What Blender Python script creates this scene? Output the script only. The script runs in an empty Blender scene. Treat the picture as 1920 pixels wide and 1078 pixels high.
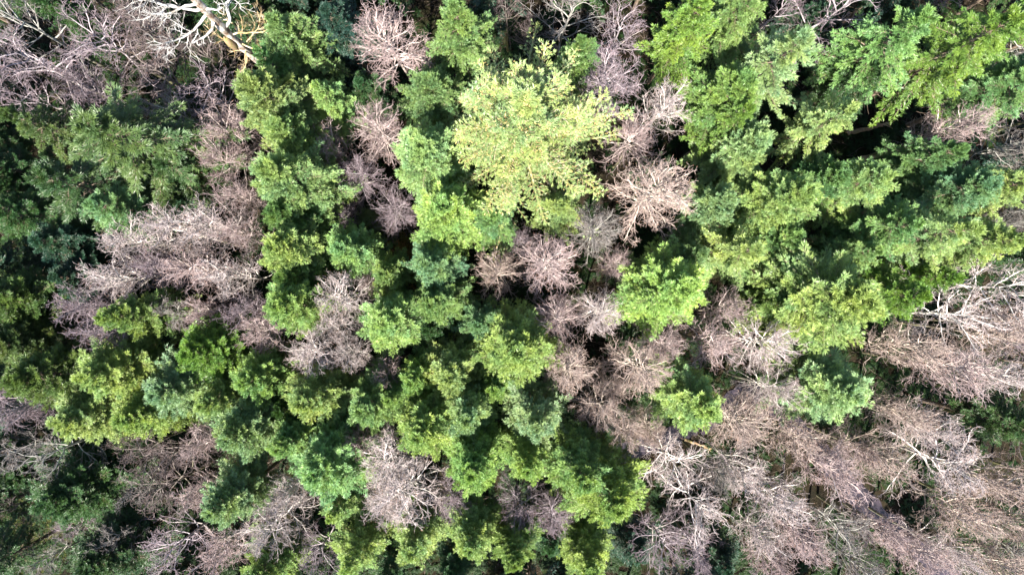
import bpy, math
import numpy as np
R = math.radians
S = bpy.context.scene
C = S.collection

# ------------------------------------------------------------------ camera, sky, sun, exposure
CAM_Z = 62.0
HALF = 0.75                      # tan(half horizontal field of view)
cd = bpy.data.cameras.new("camera"); cam = bpy.data.objects.new("camera", cd); C.objects.link(cam)
cam.location = (0, 0, CAM_Z); cam.rotation_euler = (0, 0, 0)
cd.angle = 2 * math.atan(HALF); cd.clip_end = 2000
S.camera = cam
SUN_EL, SUN_AZ = R(57), R(192)    # azimuth measured clockwise from +Y (up in the picture)
w = bpy.data.worlds.new("World"); S.world = w; w.use_nodes = True
nt = w.node_tree; bg = nt.nodes["Background"]
sky = nt.nodes.new("ShaderNodeTexSky"); sky.sky_type = 'NISHITA'; sky.sun_disc = False
sky.sun_elevation = SUN_EL; sky.sun_rotation = SUN_AZ
nt.links.new(sky.outputs[0], bg.inputs[0]); bg.inputs[1].default_value = 0.075
sd = bpy.data.lights.new("sun", 'SUN'); so = bpy.data.objects.new("sun", sd); C.objects.link(so)
sd.energy = 5.0; sd.angle = R(0.53); sd.color = (1.0, 0.945, 0.84)
from mathutils import Vector
dv = Vector((math.sin(SUN_AZ) * math.cos(SUN_EL), math.cos(SUN_AZ) * math.cos(SUN_EL), math.sin(SUN_EL)))
so.rotation_euler = dv.to_track_quat('Z', 'Y').to_euler()
S.view_settings.view_transform = 'Standard'; S.view_settings.look = 'None'
S.view_settings.exposure = 2.12; S.view_settings.gamma = 1.0
S.cycles.max_bounces = 5; S.cycles.diffuse_bounces = 3; S.cycles.glossy_bounces = 1
S.cycles.transmission_bounces = 3; S.cycles.transparent_max_bounces = 4
S.cycles.caustics_reflective = False; S.cycles.caustics_refractive = False

def at(px, py, z):
    k = HALF * (CAM_Z - z) / 960.0
    return ((px - 960) * k, (539 - py) * k)

# ------------------------------------------------------------------ materials
def mat(name):
    m = bpy.data.materials.new(name); m.use_nodes = True
    t = m.node_tree; t.nodes.clear()
    o = t.nodes.new("ShaderNodeOutputMaterial")
    return m, t, o
def ramp(t, fac, stops):
    r = t.nodes.new("ShaderNodeValToRGB")
    e = r.color_ramp.elements
    while len(e) < len(stops): e.new(0.5)
    for el, (p, c) in zip(e, stops):
        el.position = p; el.color = (*c, 1)
    t.links.new(fac, r.inputs[0]); return r.outputs[0]
def noise(t, scale, detail=4, rough=0.6, obj=False, vec=None):
    n = t.nodes.new("ShaderNodeTexNoise"); n.inputs['Scale'].default_value = scale
    n.inputs['Detail'].default_value = detail; n.inputs['Roughness'].default_value = rough
    if vec is None:
        tc = t.nodes.new("ShaderNodeTexCoord"); vec = tc.outputs['Object']
        if not obj:
            g = t.nodes.new("ShaderNodeNewGeometry"); vec = g.outputs['Position']
    t.links.new(vec, n.inputs['Vector']); return n.outputs['Fac']
def mulc(t, a, b, fac=1.0, mode='MULTIPLY'):
    m = t.nodes.new("ShaderNodeMix"); m.data_type = 'RGBA'; m.blend_type = mode
    m.inputs['Factor'].default_value = fac
    for k, v in ((6, a), (7, b)):
        if hasattr(v, 'is_output'): t.links.new(v, m.inputs[k])
        else: m.inputs[k].default_value = (*v, 1)
    return m.outputs[2]

def needle_material():
    m, t, o = mat("needles")
    oi = t.nodes.new("ShaderNodeObjectInfo")
    at_ = t.nodes.new("ShaderNodeAttribute"); at_.attribute_name = "tint"
    # tint.r: age of the shoot (0 old inner needles, 1 fresh tip)   tint.g: random per branch
    sep = t.nodes.new("ShaderNodeSeparateColor"); t.links.new(at_.outputs['Color'], sep.inputs[0])
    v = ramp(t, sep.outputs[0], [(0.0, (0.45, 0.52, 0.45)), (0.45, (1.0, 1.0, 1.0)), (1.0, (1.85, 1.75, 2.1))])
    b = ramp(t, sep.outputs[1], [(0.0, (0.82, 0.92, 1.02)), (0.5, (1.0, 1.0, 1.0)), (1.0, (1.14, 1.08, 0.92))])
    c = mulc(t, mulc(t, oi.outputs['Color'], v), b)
    n = ramp(t, noise(t, 0.45, 4), [(0.36, (0.78, 0.90, 1.05)), (0.5, (1.0, 1.0, 1.0)), (0.64, (1.15, 1.08, 0.90))])
    c = mulc(t, c, n)
    p = t.nodes.new("ShaderNodeBsdfPrincipled"); t.links.new(c, p.inputs['Base Color'])
    p.inputs['Roughness'].default_value = 0.42; p.inputs['Specular IOR Level'].default_value = 0.55
    tr = t.nodes.new("ShaderNodeBsdfTranslucent")
    ct = mulc(t, c, (1.15, 1.25, 0.5)); t.links.new(ct, tr.inputs[0])
    mx = t.nodes.new("ShaderNodeMixShader"); mx.inputs[0].default_value = 0.30
    t.links.new(p.outputs[0], mx.inputs[1]); t.links.new(tr.outputs[0], mx.inputs[2])
    t.links.new(mx.outputs[0], o.inputs[0]); return m
def bark_material(name, stops, tinted, moss=0.0, scale=3.0):
    m, t, o = mat(name)
    c = ramp(t, noise(t, scale, 5), stops)
    if tinted:
        oi = t.nodes.new("ShaderNodeObjectInfo"); c = mulc(t, c, oi.outputs['Color'])
    if moss:
        g = t.nodes.new("ShaderNodeNewGeometry"); s = t.nodes.new("ShaderNodeSeparateXYZ")
        t.links.new(g.outputs['Position'], s.inputs[0])
        mr = t.nodes.new("ShaderNodeMapRange"); mr.inputs[1].default_value = 9; mr.inputs[2].default_value = 3
        mr.inputs[3].default_value = 0; mr.inputs[4].default_value = moss
        t.links.new(s.outputs[2], mr.inputs[0])
        mm = t.nodes.new("ShaderNodeMix"); mm.data_type = 'RGBA'
        t.links.new(mr.outputs[0], mm.inputs[0]); t.links.new(c, mm.inputs[6]); mm.inputs[7].default_value = (0.10, 0.10, 0.025, 1)
        c = mm.outputs[2]
    p = t.nodes.new("ShaderNodeBsdfPrincipled"); t.links.new(c, p.inputs['Base Color'])
    p.inputs['Roughness'].default_value = 0.8; p.inputs['Specular IOR Level'].default_value = 0.25
    bp = t.nodes.new("ShaderNodeBump"); bp.inputs['Strength'].default_value = 0.4; bp.inputs['Distance'].default_value = 0.03
    t.links.new(noise(t, 22, 4), bp.inputs['Height']); t.links.new(bp.outputs[0], p.inputs['Normal'])
    t.links.new(p.outputs[0], o.inputs[0]); return m
M_needle = needle_material()
M_trunk = bark_material("conifer_bark", [(0.3, (0.10, 0.07, 0.05)), (0.7, (0.22, 0.17, 0.13))], False)
M_bare = bark_material("bare_bark", [(0.35, (0.38, 0.355, 0.325)), (0.65, (0.60, 0.57, 0.54))], True, 0.8)
M_twig = bark_material("twig_bark", [(0.35, (0.205, 0.172, 0.17)), (0.65, (0.40, 0.355, 0.352))], True)
M_bud = bark_material("buds", [(0.35, (0.26, 0.13, 0.09)), (0.65, (0.42, 0.26, 0.18))], True)
M_snag = bark_material("weathered_dead_wood", [(0.38, (0.16, 0.14, 0.12)), (0.47, (0.36, 0.34, 0.32)), (0.62, (0.50, 0.49, 0.48))], False, 0, 2.2)
M_snagtrunk = bark_material("splitting_dead_trunk", [(0.40, (0.13, 0.08, 0.055)), (0.49, (0.28, 0.23, 0.19)), (0.60, (0.46, 0.43, 0.40))], False, 0, 1.6)
M_lichen = bark_material("lichened_dead_wood", [(0.35, (0.26, 0.17, 0.06)), (0.5, (0.36, 0.27, 0.15)), (0.65, (0.44, 0.38, 0.31))], False, 0, 2.5)
M_mosslog = bark_material("mossy_log_bark", [(0.35, (0.16, 0.10, 0.06)), (0.5, (0.26, 0.18, 0.11)), (0.65, (0.14, 0.14, 0.04))], False, 0, 1.5)

# ------------------------------------------------------------------ mesh helpers (numpy)
def link(name, me, mats, parent=None, color=None):
    o = bpy.data.objects.new(name, me); C.objects.link(o)
    if mats is not None and len(me.materials) == 0:
        for m in mats: me.materials.append(m)
    if parent: o.parent = parent
    if color is not None: o.color = (*color, 1)
    return o
def mesh_np(name, V, loops, fsize, tint=None, matidx=None, smooth=False):
    """V (n,3); loops flat indices; every face has the same size fsize (or an array of sizes)"""
    me = bpy.data.meshes.new(name)
    V = np.ascontiguousarray(V, dtype=np.float32)
    loops = np.ascontiguousarray(loops, dtype=np.int32).ravel()
    if np.isscalar(fsize): fs = np.full(len(loops) // fsize, fsize, dtype=np.int32)
    else: fs = np.asarray(fsize, dtype=np.int32)
    me.vertices.add(len(V)); me.vertices.foreach_set("co", V.ravel())
    me.loops.add(len(loops)); me.loops.foreach_set("vertex_index", loops)
    me.polygons.add(len(fs))
    st = np.concatenate(([0], np.cumsum(fs)[:-1])).astype(np.int32)
    me.polygons.foreach_set("loop_start", st)
    try: me.polygons.foreach_set("loop_total", fs)
    except Exception: pass
    if matidx is not None: me.polygons.foreach_set("material_index", np.asarray(matidx, dtype=np.int32))
    if smooth: me.polygons.foreach_set("use_smooth", np.ones(len(fs), dtype=bool))
    me.update(calc_edges=True)
    if tint is not None:
        a = me.attributes.new("tint", 'FLOAT_COLOR', 'FACE')
        t4 = np.ones((len(fs), 4), dtype=np.float32); t4[:, :2] = tint
        a.data.foreach_set("color", t4.ravel())
    return me
def unit(v): return v / np.maximum(np.linalg.norm(v, axis=-1, keepdims=True), 1e-9)
def blades(base, d, nrm, ln, wd):
    """rhombic needle sprays: (n,3) base, direction, blade-plane side; returns V, loops"""
    d = unit(d); side = unit(np.cross(d, nrm))
    n = len(base)
    V = np.empty((n, 4, 3))
    V[:, 0] = base
    mid = base + d * (ln * 0.5)[:, None]
    V[:, 1] = mid + side * (wd * 0.5)[:, None]
    V[:, 3] = mid - side * (wd * 0.5)[:, None]
    V[:, 2] = base + d * ln[:, None]
    return V.reshape(-1, 3), np.arange(n * 4)
def tubes(P, rad, k=3):
    """P (n,m,3) polylines, rad (n,m); open tubes"""
    n, m, _ = P.shape
    T = np.empty_like(P); T[:, 1:-1] = P[:, 2:] - P[:, :-2]; T[:, 0] = P[:, 1] - P[:, 0]; T[:, -1] = P[:, -1] - P[:, -2]
    T = unit(T)
    ref = np.where(np.abs(T[:, :1, 2:3]) > 0.9, np.array([1., 0, 0]), np.array([0, 0, 1.]))
    A = unit(np.cross(T, np.broadcast_to(ref, T.shape))); B = np.cross(T, A)
    ang = np.arange(k) * 2 * np.pi / k
    V = P[:, :, None, :] + rad[:, :, None, None] * (np.cos(ang)[None, None, :, None] * A[:, :, None, :] + np.sin(ang)[None, None, :, None] * B[:, :, None, :])
    idx = np.arange(n * m * k).reshape(n, m, k)
    a = idx[:, :-1, :]; b = idx[:, 1:, :]
    F = np.stack([a, np.roll(a, -1, 2), np.roll(b, -1, 2), b], axis=-1)
    return V.reshape(-1, 3), F.reshape(-1)
def grow(rng, O, D, L, m, wander, up, droop=0.0):
    """polylines growing from O along D with random wander and upward (phototropic) bend"""
    n = len(O); P = np.empty((n, m + 1, 3)); P[:, 0] = O
    d = unit(D.copy()); st = (L / m)[:, None]
    for i in range(m):
        d = d + rng.normal(0, wander, (n, 3)); d[:, 2] += up - droop * (i / m)
        d = unit(d); P[:, i + 1] = P[:, i] + d * st
    return P
def spawn(rng, P, cnt, smin, smax, amin, amax, flat=1.0):
    """cnt side shoots per polyline: origins, directions, parameter, parent index"""
    n, m1, _ = P.shape; m = m1 - 1
    s = (np.arange(cnt)[None, :] + rng.random((n, cnt))) / cnt * (smax - smin) + smin
    f = s * m; i = np.minimum(f.astype(int), m - 1); u = (f - i)[..., None]
    pi = np.arange(n)[:, None]
    A = P[pi, i]; B = P[pi, i + 1]
    O = A + (B - A) * u; T = unit(B - A)
    rv = rng.normal(0, 1, (n, cnt, 3)); rv[..., 2] *= flat
    side = unit(np.cross(T, rv)); side = unit(np.cross(side, T)) if False else side
    a = np.radians(rng.uniform(amin, amax, (n, cnt)))[..., None]
    D = T * np.cos(a) + side * np.sin(a)
    par = np.repeat(np.arange(n), cnt)
    return O.reshape(-1, 3), D.reshape(-1, 3), s.ravel(), par

# ------------------------------------------------------------------ conifers
def tufts(rng, C0, D0, sz, nper, brnd, age, wd=(0.019, 0.033)):
    """brush-like sprays: nper needle blades fanned forward from each point"""
    n = len(C0); I = np.repeat(np.arange(n), nper)
    k = len(I)
    d = unit(D0)[I] + rng.normal(0, 0.36, (k, 3))
    u = rng.random(k)
    base = C0[I] + unit(D0)[I] * (sz[I] * 0.5 * u)[:, None] + rng.normal(0, 0.015, (k, 3))
    nr = rng.normal(0, 0.65, (k, 3)); nr[:, 2] += 0.8
    V, l = blades(base, d, nr, sz[I] * rng.uniform(0.65, 1.1, k), rng.uniform(wd[0], wd[1], k))
    tr = rng.random(n)
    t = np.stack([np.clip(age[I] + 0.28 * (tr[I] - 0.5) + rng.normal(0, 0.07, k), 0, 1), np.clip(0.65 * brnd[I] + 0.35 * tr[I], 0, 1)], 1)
    return V, l, t
def make_conifer(seed, style):
    """crown of whorled boughs carrying side shoots with needle tufts, 16 m tall, 3 m radius"""
    rng = np.random.default_rng(seed)
    H, R0 = 16.0, 3.0
    nw, per, pw, up0, ups, latk, spread = {'spiky': (10, 5, 0.72, 34, 0.04, 0.13, 0.10), 'puffy': (14, 7, 0.56, 46, 0.22, 0.27, 0.26), 'mid': (13, 5, 0.68, 42, 0.12, 0.26, 0.17)}[style]
    zb = 0.50; zs = []; az = []; L = []
    for w_ in range(nw):
        q = w_ / (nw - 1); zf = zb + (0.975 - zb) * q ** 0.9; t = (1 - zf) / (1 - zb)
        a0 = rng.uniform(0, 6.28); m = per + (1 if rng.random() < 0.5 else 0)
        for j in range(m):
            zs.append(zf + rng.normal(0, 0.006)); az.append(a0 + 6.283 * j / m + rng.normal(0, 0.22)); L.append(R0 * t ** pw * (rng.uniform(0.80, 1.14) if style == 'puffy' else rng.uniform(0.62, 1.28)))
        for j in range(3):
            zs.append(min(zf + 0.018 + rng.normal(0, 0.006), 0.98)); az.append(rng.uniform(0, 6.28)); L.append(R0 * t ** pw * rng.uniform(0.35, 0.72))
    zs = np.array(zs); az = np.array(az); nb = len(zs); z = zs * H; t = np.clip((1 - zs) / (1 - zb), 0.01, 1)
    L = np.array(L) * (1 + 0.13 * np.sin(az * 2 + seed) + 0.08 * np.sin(az * 3 + 2 * seed)); L = np.maximum(L, 0.32)
    el = np.radians(up0 * (1 - t) ** 1.6 + 12 - 26 * t + rng.normal(0, 7, nb)); Z = np.array([0, 0, 1.])
    D = np.stack([np.cos(az) * np.cos(el), np.sin(az) * np.cos(el), np.sin(el)], 1)
    P = grow(rng, np.stack([0 * z, 0 * z, z], 1), D, L, 9, 0.06, 0.0)
    s_ = np.linspace(0, 1, 10)[None]
    P[:, :, 2] += L[:, None] * (-0.20 * s_ ** 2 * (t[:, None] > 0.15) + ups * s_ ** 3)
    m = 9; brn = rng.random(nb)
    def along(I, s):
        f = np.clip(s, 0, 0.999) * m; i = f.astype(int); u = (f - i)[:, None]
        A = P[I, i]; B = P[I, i + 1]; return A + (B - A) * u, unit(B - A)
    I = []; S_ = []; G = []
    for b in range(nb):
        k = max(3, int(L[b] / 0.165)); s = np.linspace(0.18, 0.97, k) + rng.normal(0, 0.012, k)
        for g in (-1, 1): I.append(np.full(k, b)); S_.append(s + g * 0.2 / k); G.append(np.full(k, g))
    I = np.concatenate(I); s = np.concatenate(S_); G = np.concatenate(G); n = len(I)
    O, T = along(I, s); side = unit(np.cross(T, np.broadcast_to(Z, T.shape))) * G[:, None]
    a = np.radians(rng.uniform(30, 54, n))[:, None]
    D2 = unit(T * np.cos(a) + side * np.sin(a) + Z * rng.normal(0.04, spread, n)[:, None])
    L2 = (latk * L[I] * np.exp(-((s - 0.38) / 0.34) ** 2) + 0.08) * rng.uniform(0.55, 1.2, n)
    P2 = grow(rng, O, D2, L2, 3, 0.07, 0.05 if style == 'puffy' else -0.03)
    # tufts: at each shoot's tip and every 20 cm or so along it
    c = 1 + (L2 / 0.16).astype(int); J = np.repeat(np.arange(n), c); st = np.concatenate(([0], np.cumsum(c)[:-1]))
    q = (np.arange(len(J)) - np.repeat(st, c) + 1) / np.repeat(c, c); f = np.clip(q, 0, 0.999) * 3; i = f.astype(int); u = (f - i)[:, None]
    TP = P2[J, i] + (P2[J, i + 1] - P2[J, i]) * u; TD = unit(P2[J, i + 1] - P2[J, i])
    sw = unit(np.cross(TD, np.broadcast_to(Z, TD.shape))) * np.where(np.arange(len(J)) % 2 == 0, 1, -1)[:, None]
    TD = unit(TD + sw * np.where(q < 0.99, 0.55, 0.0)[:, None] + Z * rng.normal(0.1, spread, len(J))[:, None])
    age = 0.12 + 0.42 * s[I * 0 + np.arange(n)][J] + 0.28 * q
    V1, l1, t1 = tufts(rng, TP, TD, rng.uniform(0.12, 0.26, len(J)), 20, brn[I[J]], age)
    # tufts along the boughs and their tips
    k = 9; I3 = np.repeat(np.arange(nb), k); s3 = np.tile(np.linspace(0.3, 1.0, k), nb)
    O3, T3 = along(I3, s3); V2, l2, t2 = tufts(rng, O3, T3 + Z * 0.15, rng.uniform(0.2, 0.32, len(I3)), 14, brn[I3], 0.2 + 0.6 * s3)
    k = 16; h = np.linspace(0.945, 1.0, k) * H; d = rng.normal(0, 0.5, (k, 3)); d[:, 2] = 0.8
    V3, l3, t3 = tufts(rng, np.stack([0 * h, 0 * h, h], 1), d, np.full(k, 0.24), 14, np.full(k, 0.5), np.full(k, 0.85))
    crown = mesh_np("conifer_crown", np.concatenate([V1, V2, V3]), np.concatenate([l1, l2 + len(V1), l3 + len(V1) + len(V2)]), 4, np.concatenate([t1, t2, t3]))
    crown.materials.append(M_needle)
    Vb, lb = tubes(P, np.outer(0.012 + 0.010 * L, np.linspace(1, 0.25, 10)), 4)
    Vs, ls = tubes(P2, np.full((n, 4), 0.007), 3)
    boughs = mesh_np("conifer_boughs", np.concatenate([Vb, Vs]), np.concatenate([lb, ls + len(Vb)]), 4); boughs.materials.append(M_trunk)
    zz = np.linspace(-0.3, H * 0.99, 16)
    PT = np.stack([0.03 * np.sin(zz * 0.6 + seed) * (zz < 14), 0.03 * np.cos(zz * 0.5) * (zz < 14), zz], 1)[None]
    Ve, le = tubes(PT, (0.19 * (1 - np.clip(zz, 0, H) / H) ** 0.9 + 0.015)[None], 10)
    # dead lower branches on the bole
    O, D, s5, _ = spawn(rng, PT[:, 1:9], 26, 0.1, 1.0, 75, 100)
    Pd = grow(rng, O, D, rng.uniform(0.4, 1.5, 26), 5, 0.1, 0.0, 0.05); Vd, ld = tubes(Pd, np.outer(np.full(26, 0.022), np.linspace(1, 0.3, 6)), 4)
    trunk = mesh_np("conifer_trunk", np.concatenate([Ve, Vd]), np.concatenate([le, ld + len(Ve)]), 4, smooth=True); trunk.materials.append(M_trunk)
    return crown, boughs, trunk

# ------------------------------------------------------------------ leafless trees
def make_bare(seed, style):
    """12 m tall leafless tree, crown radius about 2.6 m"""
    rng = np.random.default_rng(seed)
    H = 12.0
    m0 = 12
    fork = style == 'multi'
    P0 = grow(rng, np.array([[0., 0, -0.3]]), np.array([[0.03 * rng.normal(), 0.03 * rng.normal(), 1.]]), np.array([H * 0.93]), m0, 0.035, 0.03)
    P0[:, :, :2] -= P0[:, 8:9, :2] * np.linspace(0, 1, m0 + 1)[None, :, None]
    r0 = np.linspace(0.155, 0.03, m0 + 1)[None]
    V0, l0 = tubes(P0, r0, 9)
    op = style == 'open'
    n1 = {'round': 38, 'tall': 24, 'multi': 18, 'open': 13}[style]
    smin = {'round': 0.60, 'tall': 0.50, 'multi': 0.56, 'open': 0.50}[style]
    O1, D1, s1, _ = spawn(rng, P0, n1, smin, 0.99, 30, 62)
    az = np.arange(n1) * 2.4 + rng.normal(0, 0.35, n1)
    uu = (s1 - smin) / (1 - smin)
    el = np.radians((38 + 34 * uu if style == 'tall' else 12 + 54 * uu ** 1.2) + rng.normal(0, 6, n1))
    D1 = np.stack([np.cos(az) * np.cos(el), np.sin(az) * np.cos(el), np.sin(el)], 1)
    L1 = 2.7 * (1 - 0.22 * uu) * rng.uniform(0.82, 1.12, n1)
    if style == 'tall': L1 *= 1.12
    if fork: L1 *= rng.uniform(0.8, 1.3, n1)
    up = 0.05 if style == 'tall' else 0.02
    P1 = grow(rng, O1, D1, L1, 8, 0.14 if fork or op else 0.12, up)
    r1 = np.outer((0.018 if fork else 0.021) + (0.014 if style == 'tall' else 0.011) * L1, np.linspace(1, 0.34, 9))
    V1, l1 = tubes(P1, r1, 5)
    Vt = []; lt = []; off = 0
    def add(P, r, k):
        nonlocal off
        v, l = tubes(P, r, k); Vt.append(v); lt.append(l + off); off += len(v)
    O2, D2, s2, p2 = spawn(rng, P1, 7, 0.20, 1.0, 20, 56, 0.8)
    L2 = np.repeat(L1, 7) * 0.48 * (1.15 - 0.62 * s2) * rng.uniform(0.6, 1.25, len(O2))
    P2 = grow(rng, O2, D2, L2 * (1.25 if op else 1.08), 6, 0.19 if op else 0.17, 0.05); add(P2, np.outer(0.0125 + 0.010 * L2, np.linspace(1, 0.45, 7)), 4)
    O3, D3, s3, p3 = spawn(rng, P2, 4, 0.2, 1.0, 20, 52)
    L3 = np.repeat(L2, 4) * 0.52 * (1.1 - 0.4 * s3) * rng.uniform(0.6, 1.3, len(O3)) + 0.06
    P3 = grow(rng, O3, D3, L3, 4, 0.26, 0.06); add(P3, np.outer(0.0105 + 0.004 * L3, np.linspace(1, 0.6, 5)), 3)
    O4, D4, s4, p4 = spawn(rng, P3, 2, 0.25, 1.0, 25, 65)
    L4 = np.repeat(L3, 2) * 0.5 * rng.uniform(0.6, 1.3, len(O4)) + 0.05
    P4 = grow(rng, O4, D4, L4, 2, 0.22, 0.06); add(P4, np.outer(0.0095 + 0 * L4, np.linspace(1, 0.7, 3)), 3)
    Vt = np.concatenate(Vt); lt = np.concatenate(lt); nt_ = len(lt) // 4
    # buds at the twig ends
    sel = rng.random(len(P4)) < 0.55; tip = P4[sel, -1]; td = unit(P4[sel, -1] - P4[sel, -2])
    Vb, lb = blades(tip - td * 0.01, td + rng.normal(0, 0.5, td.shape), rng.normal(0, 1, td.shape), np.full(len(tip), 0.05), np.full(len(tip), 0.026))
    mi = np.concatenate([np.zeros(nt_, int), np.ones(len(tip), int)])
    twigs = mesh_np("bare_twigs", np.concatenate([Vt, Vb]), np.concatenate([lt, lb + len(Vt)]), 4, matidx=mi)
    twigs.materials.append(M_twig); twigs.materials.append(M_bud)
    trunk = mesh_np("bare_trunk", V0, l0, 4, smooth=True); trunk.materials.append(M_bare)
    limbs = mesh_np("bare_limbs", V1, l1, 4, smooth=True); limbs.materials.append(M_bare)
    return twigs, limbs, trunk

CON = {s: [make_conifer(11 + i * 7 + j * 31, s) for i in range(3)] for j, s in enumerate(('spiky', 'puffy', 'mid'))}
BARE = {s: [make_bare(5 + i * 13 + j * 41, s) for i in range(3)] for j, s in enumerate(('round', 'tall', 'multi', 'open'))}

# ------------------------------------------------------------------ terrain
def terrain(x, y):
    return 0.35 * np.sin(x * 0.11 + 1) * np.cos(y * 0.13) + 0.18 * np.sin(x * 0.31 + y * 0.27) + 0.08 * np.sin(x * 0.9 - y * 0.7)
STREAM = [at(*p, 0) for p in ((1085, 905), (1150, 868), (1230, 828), (1320, 800), (1390, 745), (1440, 740), (1490, 800), (1560, 865), (1610, 930), (1690, 1000), (1760, 1060), (1850, 1140))]
SP = np.array(STREAM)
def stream_dist(x, y):
    d = np.full(np.shape(x), 1e9)
    for a, b in zip(SP[:-1], SP[1:]):
        ab = b - a; t = np.clip(((x - a[0]) * ab[0] + (y - a[1]) * ab[1]) / (ab @ ab), 0, 1)
        d = np.minimum(d, np.hypot(x - a[0] - t * ab[0], y - a[1] - t * ab[1]))
    return d
def gheight(x, y):
    return terrain(x, y) - 0.9 * np.exp(-(stream_dist(x, y) / 1.7) ** 2)
def grid_ground():
    a = np.concatenate([[-900, -500, -250, -130], np.linspace(-80, 80, 321), [130, 250, 500, 900]])
    X, Y = np.meshgrid(a, a); k = len(a)
    Z = gheight(X, Y) * np.where(np.maximum(abs(X), abs(Y)) < 90, 1, 0.0)
    V = np.stack([X, Y, Z], -1).reshape(-1, 3)
    i = np.arange(k * k).reshape(k, k)
    F = np.stack([i[:-1, :-1], i[:-1, 1:], i[1:, 1:], i[1:, :-1]], -1).reshape(-1)
    me = mesh_np("forest_floor", V, F, 4, smooth=True)
    m, t, o = mat("forest_floor")
    c1 = ramp(t, noise(t, 0.28, 6), [(0.36, (0.007, 0.007, 0.005)), (0.5, (0.014, 0.011, 0.007)), (0.62, (0.010, 0.018, 0.005))])
    c2 = ramp(t, noise(t, 5.0, 6, 0.75), [(0.3, (0.5, 0.5, 0.5)), (0.7, (1.7, 1.6, 1.4))])
    c = mulc(t, c1, c2)
    p = t.nodes.new("ShaderNodeBsdfPrincipled"); t.links.new(c, p.inputs['Base Color']); p.inputs['Roughness'].default_value = 0.95; p.inputs['Specular IOR Level'].default_value = 0.1
    bp = t.nodes.new("ShaderNodeBump"); bp.inputs['Strength'].default_value = 0.8; bp.inputs['Distance'].default_value = 0.12
    t.links.new(noise(t, 6, 6, 0.7), bp.inputs['Height']); t.links.new(bp.outputs[0], p.inputs['Normal'])
    t.links.new(p.outputs[0], o.inputs[0])
    g = link("ground", me, [m]); g['kind'] = "structure"; g['label'] = "dark mossy forest floor between the trees"
def build_stream():
    # densify centre line
    pts = []
    for a, b in zip(SP[:-1], SP[1:]):
        for u in np.linspace(0, 1, 8, endpoint=False): pts.append(a + (b - a) * u)
    pts = np.array(pts)
    for _ in range(6): pts[1:-1] = (pts[:-2] + pts[1:-1] * 2 + pts[2:]) / 4
    T = unit(np.gradient(pts, axis=0)); N = np.stack([-T[:, 1], T[:, 0]], 1)
    wv = 1.0 + 0.25 * np.sin(np.arange(len(pts)) * 0.8) + 0.2 * np.sin(np.arange(len(pts)) * 1.9)
    z = -0.55 + 0 * wv
    zc = terrain(pts[:, 0], pts[:, 1]) - 0.62
    k = 5; V = []
    for j in range(k):
        u = (j / (k - 1) - 0.5) * 2
        V.append(np.stack([pts[:, 0] + N[:, 0] * wv * u, pts[:, 1] + N[:, 1] * wv * u, zc], 1))
    V = np.stack(V, 1); n = len(pts); i = np.arange(n * k).reshape(n, k)
    F = np.stack([i[:-1, :-1], i[1:, :-1], i[1:, 1:], i[:-1, 1:]], -1).reshape(-1)
    me = mesh_np("stream_water", V.reshape(-1, 3), F, 4, smooth=True)
    m, t, o = mat("stream_water")
    c = ramp(t, noise(t, 1.2, 4), [(0.35, (0.012, 0.011, 0.014)), (0.6, (0.035, 0.028, 0.036))])
    p = t.nodes.new("ShaderNodeBsdfPrincipled"); t.links.new(c, p.inputs['Base Color']); p.inputs['Roughness'].default_value = 0.12
    bp = t.nodes.new("ShaderNodeBump"); bp.inputs['Strength'].default_value = 0.25; bp.inputs['Distance'].default_value = 0.03
    t.links.new(noise(t, 7, 3), bp.inputs['Height']); t.links.new(bp.outputs[0], p.inputs['Normal'])
    t.links.new(p.outputs[0], o.inputs[0])
    g = link("stream", me, [m]); g['kind'] = "structure"; g['label'] = "narrow dark stream winding under the leafless trees at lower right"
grid_ground(); build_stream()

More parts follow.
